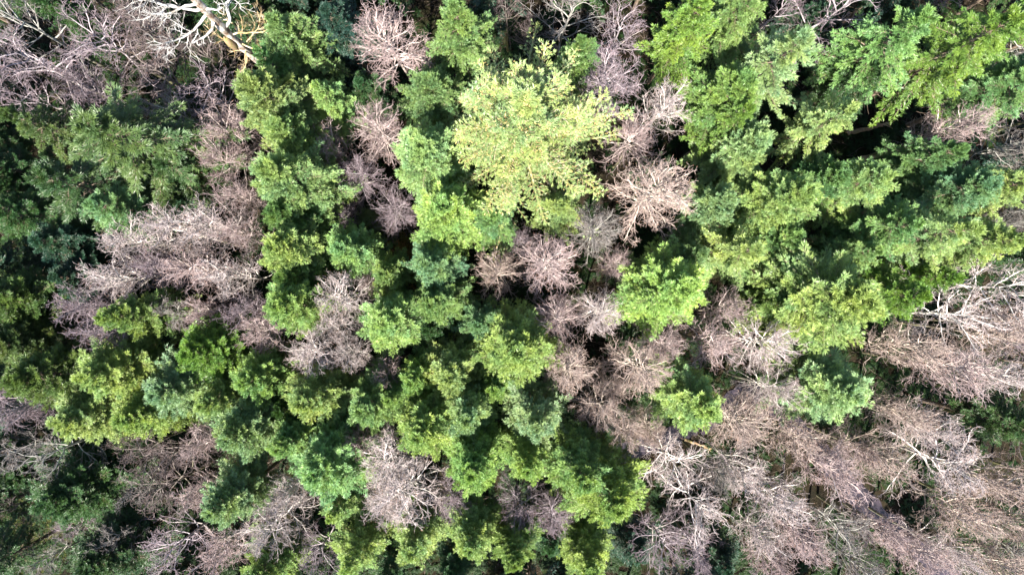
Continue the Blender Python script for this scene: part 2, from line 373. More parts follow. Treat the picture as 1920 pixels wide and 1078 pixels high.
def plain(name, stops, rough=0.6, transl=0.2, scale=3.0):
    m, t, o = mat(name)
    c = ramp(t, noise(t, scale, 4), stops)
    p = t.nodes.new("ShaderNodeBsdfPrincipled"); t.links.new(c, p.inputs['Base Color']); p.inputs['Roughness'].default_value = rough; p.inputs['Specular IOR Level'].default_value = 0.12
    tr = t.nodes.new("ShaderNodeBsdfTranslucent"); t.links.new(c, tr.inputs[0])
    mx = t.nodes.new("ShaderNodeMixShader"); mx.inputs[0].default_value = transl
    t.links.new(p.outputs[0], mx.inputs[1]); t.links.new(tr.outputs[0], mx.inputs[2]); t.links.new(mx.outputs[0], o.inputs[0])
    return m
def ferns():
    rng = np.random.default_rng(77)
    n = 17000
    x = rng.uniform(-52, 52, n); y = rng.uniform(-32, 32, n)
    keep = (stream_dist(x, y) > 1.5) & (np.sin(x * 0.37 + 1) + np.sin(y * 0.45) + rng.normal(0, 0.8, n) > -0.9)
    x, y = x[keep], y[keep]; n = len(x)
    z = gheight(x, y)
    fr = 9; k = 16
    c = np.repeat(np.arange(n), fr); az = rng.uniform(0, 2 * np.pi, len(c)); L = rng.uniform(0.45, 1.0, len(c)); el = rng.uniform(0.5, 1.1, len(c))
    f = np.repeat(np.arange(len(c)), k); s = np.tile(np.linspace(0.12, 1, k), len(c))
    rad = np.stack([np.cos(az), np.sin(az)], 1)
    h = L[f] * s * np.cos(el[f]); zz = L[f] * (s * np.sin(el[f]) - 0.55 * s * s)
    base = np.stack([x[c][f] + rad[f, 0] * h, y[c][f] + rad[f, 1] * h, z[c][f] + zz + 0.03], 1)
    sg = np.where(np.arange(len(f)) % 2 == 0, 1, -1)
    d = np.stack([rad[f, 0] * 0.4 - rad[f, 1] * sg, rad[f, 1] * 0.4 + rad[f, 0] * sg, -0.15 + 0 * s], 1)
    nr = np.stack([0 * s, 0 * s, 1 + 0 * s], 1) + rng.normal(0, 0.3, (len(s), 3))
    ln = 0.26 * (1.05 - s) * rng.uniform(0.8, 1.2, len(s)) + 0.04
    V, l = blades(base, d, nr, ln, np.full(len(s), 0.07))
    me = mesh_np("fern_fronds", V, l, 4)
    g = link("ferns", me, [plain("fern", [(0.35, (0.008, 0.024, 0.008)), (0.65, (0.020, 0.040, 0.010))], 0.5, 0.25)])
    g['kind'] = "stuff"; g['label'] = "dark green ferns and brambles covering the shaded forest floor"; g['category'] = "ferns"
def litter():
    rng = np.random.default_rng(78); n = 8000
    x = rng.uniform(-52, 52, n); y = rng.uniform(-32, 32, n)
    keep = stream_dist(x, y) > 1.3; x, y = x[keep], y[keep]; n = len(x)
    az = rng.uniform(0, 6.28, n)
    P = grow(rng, np.stack([x, y, gheight(x, y) + 0.05], 1), np.stack([np.cos(az), np.sin(az), 0.06 + 0 * az], 1), rng.uniform(0.6, 2.4, n), 4, 0.12, 0.0)
    P[:, :, 2] = np.maximum(P[:, :, 2], gheight(P[:, :, 0], P[:, :, 1]) + 0.03)
    V1, l1 = tubes(P, np.outer(rng.uniform(0.01, 0.03, n), np.linspace(1, 0.4, 5)), 4)
    O, D, s, p = spawn(rng, P, 5, 0.2, 1, 30, 60, 0.4)
    P2 = grow(rng, O, D, rng.uniform(0.2, 0.6, len(O)), 2, 0.15, 0.0)
    V2, l2 = tubes(P2, np.full((len(O), 3), 0.008), 3)
    me = mesh_np("brushwood", np.concatenate([V1, V2]), np.concatenate([l1, l2 + len(V1)]), 4)
    # brown leaves and moss scraps on the floor
    n = 90000; x = rng.uniform(-52, 52, n); y = rng.uniform(-32, 32, n); b = np.stack([x, y, gheight(x, y) + 0.02], 1)
    d = rng.normal(0, 1, (n, 3)); d[:, 2] = np.abs(d[:, 2]) * 0.35; nr = rng.normal(0, 0.4, (n, 3)); nr[:, 2] += 1
    V, l = blades(b, d, nr, rng.uniform(0.08, 0.26, n), rng.uniform(0.05, 0.12, n))
    lm = link("leaf_litter", mesh_np("leaf_litter", V, l, 4), [plain("leaf_litter", [(0.38, (0.026, 0.015, 0.009)), (0.5, (0.014, 0.020, 0.007)), (0.62, (0.042, 0.030, 0.020))], 0.9, 0.1, 0.8)])
    lm['kind'] = "stuff"; lm['label'] = "brown leaf litter and moss scraps on the forest floor"; lm['category'] = "leaf litter"
    g = link("brushwood", me, [bark_material("fallen_twigs", [(0.35, (0.04, 0.03, 0.024)), (0.65, (0.12, 0.09, 0.07))], False)])
    g['kind'] = "stuff"; g['label'] = "fallen twigs and brushwood littering the forest floor"; g['category'] = "brushwood"
def grass():
    rng = np.random.default_rng(79); n = 30000
    x0, y0 = at(0, 1020, 0)
    th = rng.uniform(0, 6.28, n); rr = np.sqrt(rng.random(n))
    x = x0 + 6 * rr * np.cos(th); y = y0 + 6 * rr * np.sin(th)
    b = np.stack([x, y, gheight(x, y)], 1)
    d = rng.normal(0, 0.6, (n, 3)); d[:, 2] = 0.6
    V, l = blades(b, d, rng.normal(0, 1, (n, 3)), rng.uniform(0.12, 0.32, n), np.full(n, 0.03))
    me = mesh_np("grass_blades", V, l, 4)
    g = link("grass", me, [plain("grass", [(0.35, (0.07, 0.10, 0.02)), (0.65, (0.17, 0.19, 0.06))], 0.6, 0.3, 1.0)])
    g['kind'] = "stuff"; g['label'] = "sunlit green grass in the bottom left corner"; g['category'] = "grass"
ferns(); litter(); grass()

# ------------------------------------------------------------------ the trees, one line each
# letter 1: conifer style (s spiky, p puffy, m mid) or leafless style (r round, t tall, f forked)
# x y = pixel of the crown's middle, r = its radius in pixels, h = tree height in metres, tint, label
TINT = {
 'Y': (0.172, 0.252, 0.070), 'G': (0.102, 0.182, 0.050), 'T': (0.100, 0.182, 0.066), 'D': (0.029, 0.068, 0.019),  # D: dark green, deepened further to put the lens's edge dimming into colour
 'P': (0.180, 0.240, 0.080), 'O': (0.062, 0.100, 0.024), 'B': (0.152, 0.240, 0.094), 'L': (0.105, 0.188, 0.028), 'V': (0.080, 0.150, 0.022), 'K': (0.020, 0.052, 0.028),  # O: dull olive, with the same lens darkening of outer trees in its colour
 'w': (1.18, 1.15, 1.15), 'k': (0.98, 0.87, 0.87), 't': (1.0, 0.90, 0.82), 'g': (0.60, 0.62, 0.60), 'v': (0.64, 0.59, 0.67), 'd': (0.38, 0.34, 0.34)}
CONIFERS = """
s 982 226 200 24 P|huge pale yellow-green spruce with orange-tinged tips, tallest tree at top centre
m 1078 118 48 19 G|dark green spruce half hidden behind the upper right edge of the huge pale spruce
m 862 62 62 19 G|bright green conical spruce touching the top edge just left of the huge pale spruce
p 815 182 58 16 G|mid green puffy conifer squeezed against the upper left side of the huge pale spruce
p 805 300 72 18 B|blue-green conifer with frosted top, left of the huge pale spruce
p 840 400 66 18 Y|yellow-green conifer directly below the frosted blue-green one left of the huge spruce
m 925 415 52 15 G|deep green conifer tucked under the lower left skirt of the huge pale spruce
m 1045 395 48 15 Y|yellow-tipped small spruce at the lower right foot of the huge pale spruce
s 250 268 128 20 O|large spreading spruce with yellow-tipped boughs below the tangle of dark twigs at upper left
s 150 350 96 18 D|large dark green conifer overlapped by the yellow-tipped spreading spruce at upper left
s 345 320 62 14 D|dark spruce with long drooping boughs pointing to the lower right at upper left
s 88 240 58 17 O|narrow yellowish-tipped spruce beside the left edge, above the large dark green conifer
m 52 400 62 15 D|dark green conifer at the left edge below the black gap
m 28 320 52 14 D|small deep green conifer hugging the left edge in shade
m 230 395 66 16 T|blue-tinted conifer with sunlit lower half just above the pink-grey bare grove on the left
m 118 455 62 13 K|very dark teal conifer in deep shade left of the pink-grey bare grove
m 150 520 52 12 K|low shaded teal conifer under the very dark one left of the bare grove
m 130 25 52 14 D|dark green conifer at the top edge near the top left corner
m 425 25 55 12 D|dark shaded conifer at the top edge behind the white dead snag
m 555 85 72 18 G|deep green bushy spruce right of the white dead snag
m 640 60 62 15 K|shaded blue-black conifer right of the deep green bushy spruce near the top edge
m 490 15 48 13 D|dark conifer cut by the top edge between the snag and the bushy spruce
p 518 195 68 20 Y|tall bright yellow-green conifer below the roots of the white dead snag
m 525 135 42 18 G|bluish-green narrow spruce top just above the tall bright yellow-green conifer
m 622 190 48 16 Y|small pointed bright spruce right of the tall yellow-green conifer
m 690 175 45 12 D|low dark green spruce between the small pointed spruce and a purple bare tree
p 548 340 74 20 B|broad frosty blue-green conifer in the middle of the left-hand column of conifers
p 553 470 62 18 Y|rounded yellow-green conifer beside the right edge of the pink-grey bare grove
p 560 570 58 18 Y|yellow-green conifer with dark top at the lower end of the left-hand column
m 1285 52 68 18 L|vivid green spruce touching the top edge, right of three purple-grey bare trees
m 1378 28 70 17 G|deep green spruce cut by the top edge between two large spruces
s 1450 120 88 21 B|large silvery-tipped spruce with layered boughs near the top right
p 1360 185 66 17 G|mid green conifer at the left foot of the large silvery-tipped spruce
s 1365 232 52 17 L|bright lime conifer with a long lit bough pointing to the upper right
p 1385 285 60 16 B|pale blue-green conifer under the bright lime bough
s 1540 235 62 18 Y|solitary silvery yellow-green spruce over a black gap in the upper right
s 1655 85 86 20 G|tall green spruce with frosted top left of the vivid yellow-green spruces, top right
m 1600 150 60 14 D|dark green spruce in the shade of the tall frosted spruce at top right
s 1790 95 95 21 V|large vivid yellow-green spruce with deep bough shadows at top right
s 1880 50 72 20 V|vivid yellow-green spruce in the top right corner
m 1885 160 72 17 G|shaded green spruce on the right edge below the top right corner
m 1735 300 54 17 G|small rounded green spruce under the pale arching bare tree at upper right
p 1330 388 52 17 B|pale frosted blue-green conifer at the left tip of the right-hand conifer belt
p 1455 378 72 19 Y|bright yellow-green conifer right of the pale frosted one in the right-hand belt
m 1600 345 72 18 Y|yellow-green spruce along the top edge of the right-hand belt
p 1530 345 50 16 G|green conifer between the two bright yellow-green ones on top of the right-hand belt
p 1785 360 66 17 T|blue-green conifer with frosted tips near the upper right side of the belt
m 1885 350 58 18 Y|yellow-green spruce at the right edge, above a tangle of pale twigs
s 1375 475 66 18 Y|feathery light green spruce with fan-like boughs left of centre in the belt
p 1450 450 55 15 G|mid green conifer between the feathery spruce and the big pale conifer
p 1250 540 78 18 Y|isolated bright green conifer standing at the left of the belt, ringed by bare trees
m 1290 480 46 16 T|blue-tinged upper crown behind the isolated bright green conifer
m 1650 430 66 18 G|green spruce in the middle of the right-hand belt
s 1745 440 76 20 Y|bright yellow-green conifer in the centre right of the belt
m 1845 455 60 18 Y|yellow-green spruce forming the right tip of the belt
p 1545 560 96 21 Y|big pale yellow-green conifer, widest crown at the bottom of the belt
m 1440 570 52 15 G|green conifer against the left flank of the big pale yellow-green conifer
m 1670 555 62 17 L|vivid green conifer at the lower right corner of the belt, above a dark cleft
m 1590 475 52 16 Y|light green conifer just above the big pale conifer
m 1740 520 46 15 L|small lime conifer on the lower right edge of the belt beside bare branches
p 1550 725 76 17 B|isolated blue-green conifer with lit lower side, among bare trees right of centre
p 1295 748 60 17 Y|isolated frosted light green conifer beside the dark stream
m 1875 790 58 14 D|isolated dark green conifer on the right edge, low down
p 660 470 54 15 B|small star-shaped blue-green conifer left of the rusty bush
p 732 515 42 14 Y|narrow lime conifer just below the rusty bush
p 815 500 52 17 B|pale silvery rounded conifer right of the rusty bush
p 820 570 56 15 G|dull green conifer below the pale silvery rounded one
p 740 600 66 16 Y|green conifer with lit lower edge, right of the two tangled bare crowns
m 810 615 42 13 D|dark green conifer beside a black gap left of centre
p 968 650 78 18 Y|large rounded yellow-green conifer just below the picture centre
m 900 605 52 15 T|blue-green spiky conifer upper left of the large rounded one below centre
p 850 695 58 16 Y|mid green conifer left of the large rounded one below centre
p 785 705 42 15 Y|small light green conifer right of the three small bare crowns
p 395 655 66 16 L|bright lime conifer below the pink-grey bare grove
p 225 695 66 16 Y|light green conifer left of the bright lime one, below the grove
p 255 590 46 17 Y|single small conifer enclosed by the pink-grey bare grove
p 340 725 58 15 B|blue-green conifer below and left of the bright lime one
p 492 705 58 16 Y|yellow-green conifer right of the bright lime one
p 598 740 62 17 Y|frosted yellow-green conifer below the small bare crowns left of centre
p 700 752 54 16 B|grey-green conifer left of the light green central band
p 880 765 54 17 B|pale silvery conifer in the lower central band
p 800 795 60 17 Y|lime-yellow conifer in the lower central band above the wide bare crowns
p 745 735 40 14 Y|small green conifer between the grey-green and the silvery ones
m 1000 780 68 17 B|dark-topped blue-green conifer left of the ring of tan bare crowns
p 985 855 50 16 Y|light green conifer under the dark-topped blue-green one
p 890 860 66 17 Y|light green conifer at the bottom of the central band above small purple crowns
p 930 720 40 14 Y|green conifer in the notch between the central conifers
p 468 800 60 17 B|pale frosted conifer at the left of the lower conifer cluster
p 555 820 52 16 Y|lime conifer right of the pale frosted one in the lower cluster
p 620 860 74 18 B|broad blue-tinted conifer at the bottom of the lower cluster
p 442 925 54 16 B|isolated dark teal conifer with lit rim, surrounded by grey twigs
m 640 945 44 13 Y|small green conifer under the broad blue-tinted one
p 145 920 78 14 D|broad dull dark green conifer above the grassy corner
p 210 1035 70 13 D|dark conifer at the bottom edge beside the grassy corner
p 100 700 72 16 O|olive conifer at the left edge of the lower conifer belt
p 175 775 62 15 Y|green conifer hanging at the lower left end of the belt
p 30 560 66 15 O|hazy olive conifer on the left edge at mid height
p 50 640 56 14 O|hazy olive conifer below another on the left edge
p 85 590 42 12 O|small olive conifer between the left edge conifers and the bare grove
p 285 770 56 15 Y|pale green conifer above the tangle of grey twigs at lower left
p 420 745 50 15 Y|mid green conifer in the middle of the lower left belt
p 550 760 40 14 D|dark green conifer in a hollow of the lower left belt
p 1085 875 62 18 Y|left half of the twin-crowned bright conifer near the bottom centre
p 1140 920 72 18 Y|right half of the twin-crowned bright conifer near the bottom centre
p 782 1000 54 15 Y|blue-green conifer near the bottom edge, below a wide bare crown
p 885 995 54 15 Y|deep green rounded conifer, middle of three near the bottom edge
p 965 1020 44 15 Y|small deep green conifer, right one of three near the bottom edge
p 1100 1040 50 14 Y|small yellow-green conifer at the bottom edge below the twin-crowned one
m 672 1030 54 15 Y|feathery yellow-green conifer at the bottom edge
p 512 1050 52 14 Y|green conifer at the bottom edge left of a purple bare crown
m 735 1062 42 12 D|dark small conifer on the bottom edge left of the three rounded ones
m 850 1060 42 11 D|dark conifer on the bottom edge between two rounded ones
m 1350 1050 48 10 K|low dark conifer in black shade at the bottom edge, right of centre
m 1190 1030 45 10 K|low shaded conifer near the bottom edge beside purple twigs
m 1030 1010 40 11 D|low dark green conifer under two small bare crowns at the bottom
m 350 30 45 10 D|low dark green conifer beneath the white limbs of the dead snag
m 1520 40 52 10 K|blackish low conifer beneath the blue-grey twigs at the top edge
m 1230 330 40 8 D|low dark sapling beneath the large round tan crown right of the huge spruce
m 1180 640 40 7 D|low dark sapling in the gap between bare crowns right of centre
m 700 420 45 9 O|low olive sapling among purple crowns left of the blue-green conifers
p 556 260 56 18 Y|yellow-green conifer in the left-hand column between the tallest one and the frosty one
p 552 408 50 17 G|green conifer in the left-hand column between the frosty one and the rounded one
p 562 522 44 16 G|small green conifer in the left-hand column below the rounded one
m 60 890 48 9 D|low dark green conifer on the slope above the grassy corner
"""
BARES = """
r 738 85 66 14 k|large pink-brown bare tree with long straight limbs reaching the top edge, left of centre
r 708 252 50 13 k|pink bare crown right of the small pointed spruce
t 625 275 52 13 k|dense pink bare crown left of another pink one, under the small pointed spruce
r 668 335 44 12 v|purple-pink bare crown beside the frosty blue-green conifer
r 735 400 46 11 v|purple-grey bare crown above the star-shaped conifer
r 640 405 38 10 v|small purple bare crown right of the frosty blue-green conifer
o 1060 30 77 13 g|greenish-grey gnarled bare tree at the top edge right of the huge spruce
o 1165 55 68 13 v|purple-grey bare crown at the top, left of the vivid green spruces
r 1140 155 68 14 v|broad purple bare crown against the right flank of the huge spruce
t 1240 210 60 14 w|pale bare tree with upswept limbs right of the broad purple crown
r 1190 265 44 12 k|small pink bare crown below the pale upswept one
r 1222 368 76 15 t|largest round tan bare crown, right of the huge spruce
r 1120 430 50 12 g|grey bare crown at the lower right foot of the huge spruce
r 940 508 44 11 t|small tan star-shaped bare crown left of the centre
r 1030 500 58 13 k|pink bare crown with white middle just above the picture centre
r 1157 500 34 10 k|small pink-brown bare crown left of the isolated bright conifer
r 1050 590 48 12 k|pink bare crown directly below the one above the centre
r 1120 583 46 12 w|pale pink bare crown just left of the isolated bright conifer
r 985 460 34 9 v|faint purple bare crown right beneath the huge spruce
t 1355 585 52 13 k|pink bare crown between the isolated bright conifer and the belt
r 1242 638 42 12 k|small pink bare crown below the isolated bright conifer
t 1330 640 66 14 k|wide pink bare crown with fanned limbs right of the small one
r 1430 650 52 13 w|pale bare crown at the lower edge of the right-hand belt
r 1070 692 52 13 t|tan bare crown with forked limbs right of the rounded central conifer
r 1190 682 56 13 t|round tan bare crown, middle of the row below the centre right
r 1115 760 46 13 t|dense round tan bare crown under the forked one
r 1165 800 42 12 t|small round tan bare crown right of the dense one
r 1217 800 32 11 t|smallest round tan bare crown left of the isolated frosted conifer
r 1445 728 46 12 w|whitish bare crown beside the stream left of the blue-green conifer
r 1385 795 60 13 t|tan bare crown right of the isolated frosted conifer
t 1490 825 62 14 t|tan bare crown with leaning trunk below the isolated blue-green conifer
m 1265 870 64 14 w|white-limbed gnarled bare crown beside the twin-crowned conifer
m 1310 940 66 15 w|long white-limbed bare tree leaning down from the gnarled one
t 1395 880 64 14 w|pale bare crown in the middle of the lower right wood
t 1470 935 62 14 w|pale bare crown with drooping twigs, lower right wood
t 1555 880 72 15 k|broad pink bare crown in the lower right wood above the stream
t 1660 865 64 15 t|dense tan bare crown with straw-coloured twigs over the stream
t 1605 850 46 13 k|small pink bare crown left of the straw-coloured one
t 1690 770 60 14 t|tan bare crown right of the isolated blue-green conifer
t 1745 800 62 14 w|pale bare crown left of the isolated dark conifer
m 1780 590 80 16 w|widely forked white-limbed bare tree right below the belt
m 1880 530 76 16 w|white-limbed bare tree on the right edge below the tip of the belt
t 1865 620 66 15 t|tan bare crown on the right edge under the white-limbed one
t 1700 650 66 15 t|tan bare crown with a bare pale bole emerging from the dark cleft
t 1780 690 70 15 k|pinkish dense bare crown in the right-hand wood
t 1875 700 62 15 w|pale bare crown on the right edge above the dark conifer
t 1895 610 40 14 k|small pink bare crown hard against the right edge
m 1780 880 76 15 w|white-stemmed bare tree above bluish pools at lower right
t 1870 900 66 15 t|tan bare crown on the right edge below the dark conifer
t 1810 960 66 14 t|tan bare crown over the bluish pools
t 1895 985 58 15 t|tan bare crown near the bottom right on the edge
m 1570 985 62 14 g|grey bare crown left of the stream near the bottom
t 1640 1000 56 12 k|small pink bare crown leaning over the stream
t 1725 1035 62 14 k|pink bare crown on the bottom edge by the stream
t 1500 1010 62 14 k|pink bare crown near the bottom beside a black gap
t 1790 1050 56 14 w|pale bare crown on the bottom edge below the bluish pools
t 1875 1060 60 14 t|bare crown in the bottom right corner
t 1620 1065 56 13 g|grey bare crown on the bottom edge left of the stream
m 1240 1010 64 12 v|purple-grey bare crown near the bottom, below the gnarled white one
m 1310 1040 54 12 v|purple-grey bare crown on the bottom edge beside another
t 1420 1000 52 12 w|thin pale bare crown above a black gap at the bottom
t 1440 1055 46 12 k|small pink bare crown on the bottom edge
t 1350 890 44 13 g|grey bare crown between two white-limbed ones
m 1890 270 56 14 g|grey arching bare branches on the right edge at upper right
t 1775 240 66 14 k|arching pinkish-white bare tree above the small rounded green spruce
t 1900 420 44 13 g|grey twiggy bare crown at the right edge of the belt
o 1560 20 81 15 v|blue-grey twiggy bare tree at the top edge above a black gap
o 1465 12 44 13 v|dim purple bare crown cut by the top edge
o 1000 60 44 11 d|brown bare crown peeping above the huge spruce
o 950 12 44 12 d|dim bare crown cut by the top edge above the huge spruce
o 60 115 96 15 v|blue-grey fan-shaped bare tree on the left edge near the top
o 35 35 77 15 g|grey bare tree in the top left corner
o 50 180 57 13 v|dim purple bare crown on the left edge above the yellowish spruce
m 190 75 74 14 v|brown-pink bare crown near the top left
t 165 165 56 13 v|pink bare crown with dense twigs above the spreading spruce
t 290 60 74 14 d|brown bare crown left of the white dead snag
o 300 130 83 14 d|wide dim brown bare crown below the white dead snag's limbs
o 385 175 77 13 v|purple-grey open bare crown under the white dead snag
o 250 20 66 14 d|dim brown bare crown on the top edge at upper left
o 330 215 66 12 g|grey twisting bare crown right of the spreading spruce
o 395 110 55 11 d|dim bare crown directly beneath the dead snag's lichened limbs
r 432 235 48 12 k|pink bare crown left of the tall bright yellow-green conifer
r 435 300 46 12 k|pink bare crown left of the frosty blue-green conifer
t 455 370 50 14 k|upswept pink bare crown at the top corner of the pink-grey grove
t 400 420 66 15 w|pale bare crown in the upper right of the pink-grey grove
t 330 440 66 15 w|pale bare crown in the upper middle of the pink-grey grove
t 255 455 66 15 w|whitish bare crown at the upper left of the pink-grey grove
t 460 440 52 15 k|pink bare crown on the right rim of the grove beside the conifer column
t 225 510 62 15 w|whitish bare crown on the left rim of the pink-grey grove
t 360 510 64 15 k|pink bare crown in the middle of the grove
t 440 525 62 15 w|pale bare crown at the right of the grove
t 300 510 50 14 v|purplish bare crown in the heart of the grove
t 465 580 52 14 v|grey-purple bare crown at the lower right of the grove
t 165 565 62 14 v|purple-grey bare crown at the far left of the grove
t 200 610 60 14 v|purple bare crown below the single small enclosed conifer
m 325 585 54 13 g|grey bare crown right of the single small enclosed conifer
t 385 590 52 13 k|pink bare crown at the bottom of the grove above the lime conifer
r 492 628 44 13 k|pink bare crown right of the lime conifer
r 645 560 54 13 w|pale tangled bare crown, upper of two right of the column's end
r 645 610 44 12 w|pale tangled bare crown, lower of two right of the column's end
r 583 662 50 13 w|whitish bare crown below the end of the left-hand column
r 655 662 40 12 w|whitish bare crown, middle of three small ones left of centre
r 732 688 34 11 k|small pink bare crown, right one of three left of centre
r 700 530 26 9 k|tiny pink bare crown between two small conifers near the rusty bush
r 740 860 62 13 w|wide white-twigged bare crown below the lime-yellow conifer
r 770 925 70 13 w|widest white-twigged bare crown near the bottom, left of centre
r 838 935 46 12 v|purple bare crown right of the widest white-twigged one
r 720 935 46 12 w|whitish bare crown on the left flank of the widest one
r 682 825 36 12 k|small pink bare crown right of the broad blue-tinted conifer
r 970 938 44 12 v|purple bare crown below the central band of conifers
r 1042 962 44 12 v|purple bare crown left below the twin-crowned conifer
t 545 920 56 13 w|pale bare crown under the lower conifer cluster
r 520 975 50 13 w|pale bare crown right of the isolated dark teal conifer
m 592 1030 54 13 v|purple-blue star-shaped bare crown on the bottom edge
o 265 840 63 13 d|brownish bare crown in the lower left tangle
o 330 850 61 13 d|brown thin bare crown in the middle of the lower left tangle
t 390 830 50 13 k|pinkish bare crown at the upper right of the lower left tangle
o 310 915 66 12 d|thin brown bare crown at mid height of the lower left tangle
t 375 920 50 12 k|thin pink bare crown left of the isolated dark teal conifer
o 340 1010 79 13 v|wide purple-brown bare crown near the bottom left
t 430 1020 58 13 k|pink-brown bare crown below the isolated dark teal conifer
o 100 850 74 13 g|white-twigged bare tree above the dark green conifer at lower left
t 45 760 66 14 v|purple-grey bare tree on the left edge above the white-twigged one
o 20 850 50 12 g|thin grey bare crown on the left edge, lower left
o 220 1000 48 11 g|grey forked bare crown over the dark conifer at the bottom left
o 40 945 52 9 d|sparse dark sapling at the upper rim of the grassy corner
o 95 1045 46 9 g|thin grey sapling standing in the grassy corner on the bottom edge
o 140 985 40 9 v|thin purple-grey sapling between the grassy corner and the dark conifers
o 255 915 46 11 g|thin grey bare crown right of the broad dull dark green conifer
r 1255 590 28 11 k|tiny pink bare crown under the lower skirt of the isolated bright green conifer
r 1150 725 30 11 t|tiny tan bare crown between the forked tan crown and the round ones
"""
def make_giant():
    """the old spruce: 24 m tall, 5.2 m radius, long separate boughs, loose cone-laden tips"""
    rng = np.random.default_rng(101); H, R0 = 24.0, 5.2
    nb = 96; q = (np.arange(nb) + 0.5) / nb
    z = H * (0.36 + 0.635 * q ** 0.85); t = (H - z) / (H * 0.64)
    az = np.arange(nb) * 2.39996 + rng.normal(0, 0.3, nb)
    L = np.maximum(R0 * t ** 0.74 * rng.uniform(0.55, 1.35, nb), 0.5)
    el = np.radians(55 * (1 - t) ** 1.6 + 8 - 18 * t + rng.normal(0, 6, nb))
    D = np.stack([np.cos(az) * np.cos(el), np.sin(az) * np.cos(el), np.sin(el)], 1)
    O = np.stack([0 * z, 0 * z, z], 1)
    P = grow(rng, O, D, L, 10, 0.05, 0.03)
    Vb, lb = tubes(P, np.outer(0.02 + 0.013 * L, np.linspace(1, 0.2, 11)), 5)
    # flat side shoots
    c = 34; n = nb * c; m = 10
    s = np.clip(np.tile(np.linspace(0.14, 0.99, c), nb) + rng.normal(0, 0.008, n), 0, 0.999); f = s * m; i = f.astype(int); u = (f - i)[:, None]
    par = np.repeat(np.arange(nb), c)
    A = P[par, i]; B = P[par, i + 1]; O2 = A + (B - A) * u; T = unit(B - A)
    Z = np.array([0, 0, 1.0]); sd_ = unit(np.cross(T, np.broadcast_to(Z, T.shape))) * np.where(np.arange(n) % 2 == 0, 1, -1)[:, None]
    a = np.radians(rng.uniform(35, 60, n))[:, None]
    D2 = T * np.cos(a) + sd_ * np.sin(a) + Z * rng.normal(0.05, 0.16, n)[:, None]
    L2 = (0.115 * L[par] * np.exp(-((s - 0.42) / 0.30) ** 2) + 0.28) * rng.uniform(0.6, 1.2, n)
    P2 = grow(rng, O2, D2, L2, 4, 0.06, -0.02)
    Vb2, lb2 = tubes(P2, np.full((n, 5), 0.010), 3)
    br = rng.random(nb)
    cN = 1 + (L2 / 0.17).astype(int); J = np.repeat(np.arange(n), cN); st = np.concatenate(([0], np.cumsum(cN)[:-1]))
    q = (np.arange(len(J)) - np.repeat(st, cN) + 1) / np.repeat(cN, cN); f2 = np.clip(q, 0, 0.999) * 4; i2 = f2.astype(int); u2 = (f2 - i2)[:, None]
    TP = P2[J, i2] + (P2[J, i2 + 1] - P2[J, i2]) * u2; TD = unit(P2[J, i2 + 1] - P2[J, i2])
    sw = unit(np.cross(TD, np.broadcast_to(Z, TD.shape))) * np.where(np.arange(len(J)) % 2 == 0, 1, -1)[:, None]
    TD = unit(TD + sw * np.where(q < 0.99, 0.7, 0.0)[:, None] + Z * rng.normal(0.1, 0.2, len(J))[:, None])
    V, l, tint = tufts(rng, TP, TD, rng.uniform(0.13, 0.23, len(J)), 11, br[par[J]], 0.05 + 0.5 * s[J] + 0.3 * q)
    I = np.repeat(np.arange(nb), 26); ss = np.tile(np.linspace(0.12, 0.999, 26), nb); ff = ss * m; ii = ff.astype(int); uu = (ff - ii)[:, None]
    O4 = P[I, ii] + (P[I, ii + 1] - P[I, ii]) * uu; D4 = unit(P[I, ii + 1] - P[I, ii]) + Z * 0.3
    V4, l4, t4 = tufts(rng, O4, D4, rng.uniform(0.16, 0.26, len(I)), 14, br[I], 0.2 + 0.75 * ss)
    crown = mesh_np("giant_crown", np.concatenate([V, V4]), np.concatenate([l, l4 + len(V)]), 4, np.concatenate([tint, t4])); crown.materials.append(M_needle)
    boughs = mesh_np("giant_boughs", np.concatenate([Vb, Vb2]), np.concatenate([lb, lb2 + len(Vb)]), 4); boughs.materials.append(M_lichen)
    zz = np.linspace(-0.3, H, 18); PT = np.stack([0 * zz, 0 * zz, zz], 1)[None]
    Vt, lt = tubes(PT, (0.42 * (1 - np.clip(zz, 0, H) / H) + 0.02)[None], 12)
    trunk = mesh_np("giant_trunk", Vt, lt, 4, smooth=True); trunk.materials.append(M_trunk)
    # cones: short hanging spindles near the bough tips
    kc = 2200; I = rng.integers(0, nb, kc); ss = 1 - 0.5 * rng.random(kc) ** 1.6; ff = ss * m; ii = ff.astype(int); uu = (ff - ii)[:, None]
    O5 = P[I, ii] + (P[I, ii + 1] - P[I, ii]) * uu + rng.normal(0, 0.13, (kc, 3)) * np.array([1, 1, 0.5])
    s5 = np.array([0, 0.3, 0.75, 1.0]); dc = rng.normal(0, 0.5, (kc, 3)); dc[:, 2] = -0.8; dc = unit(dc)
    PC = O5[:, None, :] + dc[:, None, :] * (s5[None, :, None] * 0.13)
    Vc, lc = tubes(PC, np.tile([0.005, 0.028, 0.024, 0.004], (kc, 1)), 5)
    cones = mesh_np("giant_cones", Vc, lc, 4, smooth=True)
    cones.materials.append(bark_material("pale_cones", [(0.4, (0.34, 0.25, 0.09)), (0.6, (0.50, 0.40, 0.17))], False))
    return crown, boughs, trunk, cones
GIANT = make_giant()
def finish(o, label, cat, group, loc, rz, sc):
    o['label'] = label; o['category'] = cat; o['group'] = group
    o.location = loc; o.rotation_euler = (0, 0, rz); o.scale = sc
rng = np.random.default_rng(4)
SN = {'s': 'spiky', 'p': 'puffy', 'm': 'mid'}; BN = {'r': 'round', 't': 'tall', 'm': 'multi', 'o': 'open'}
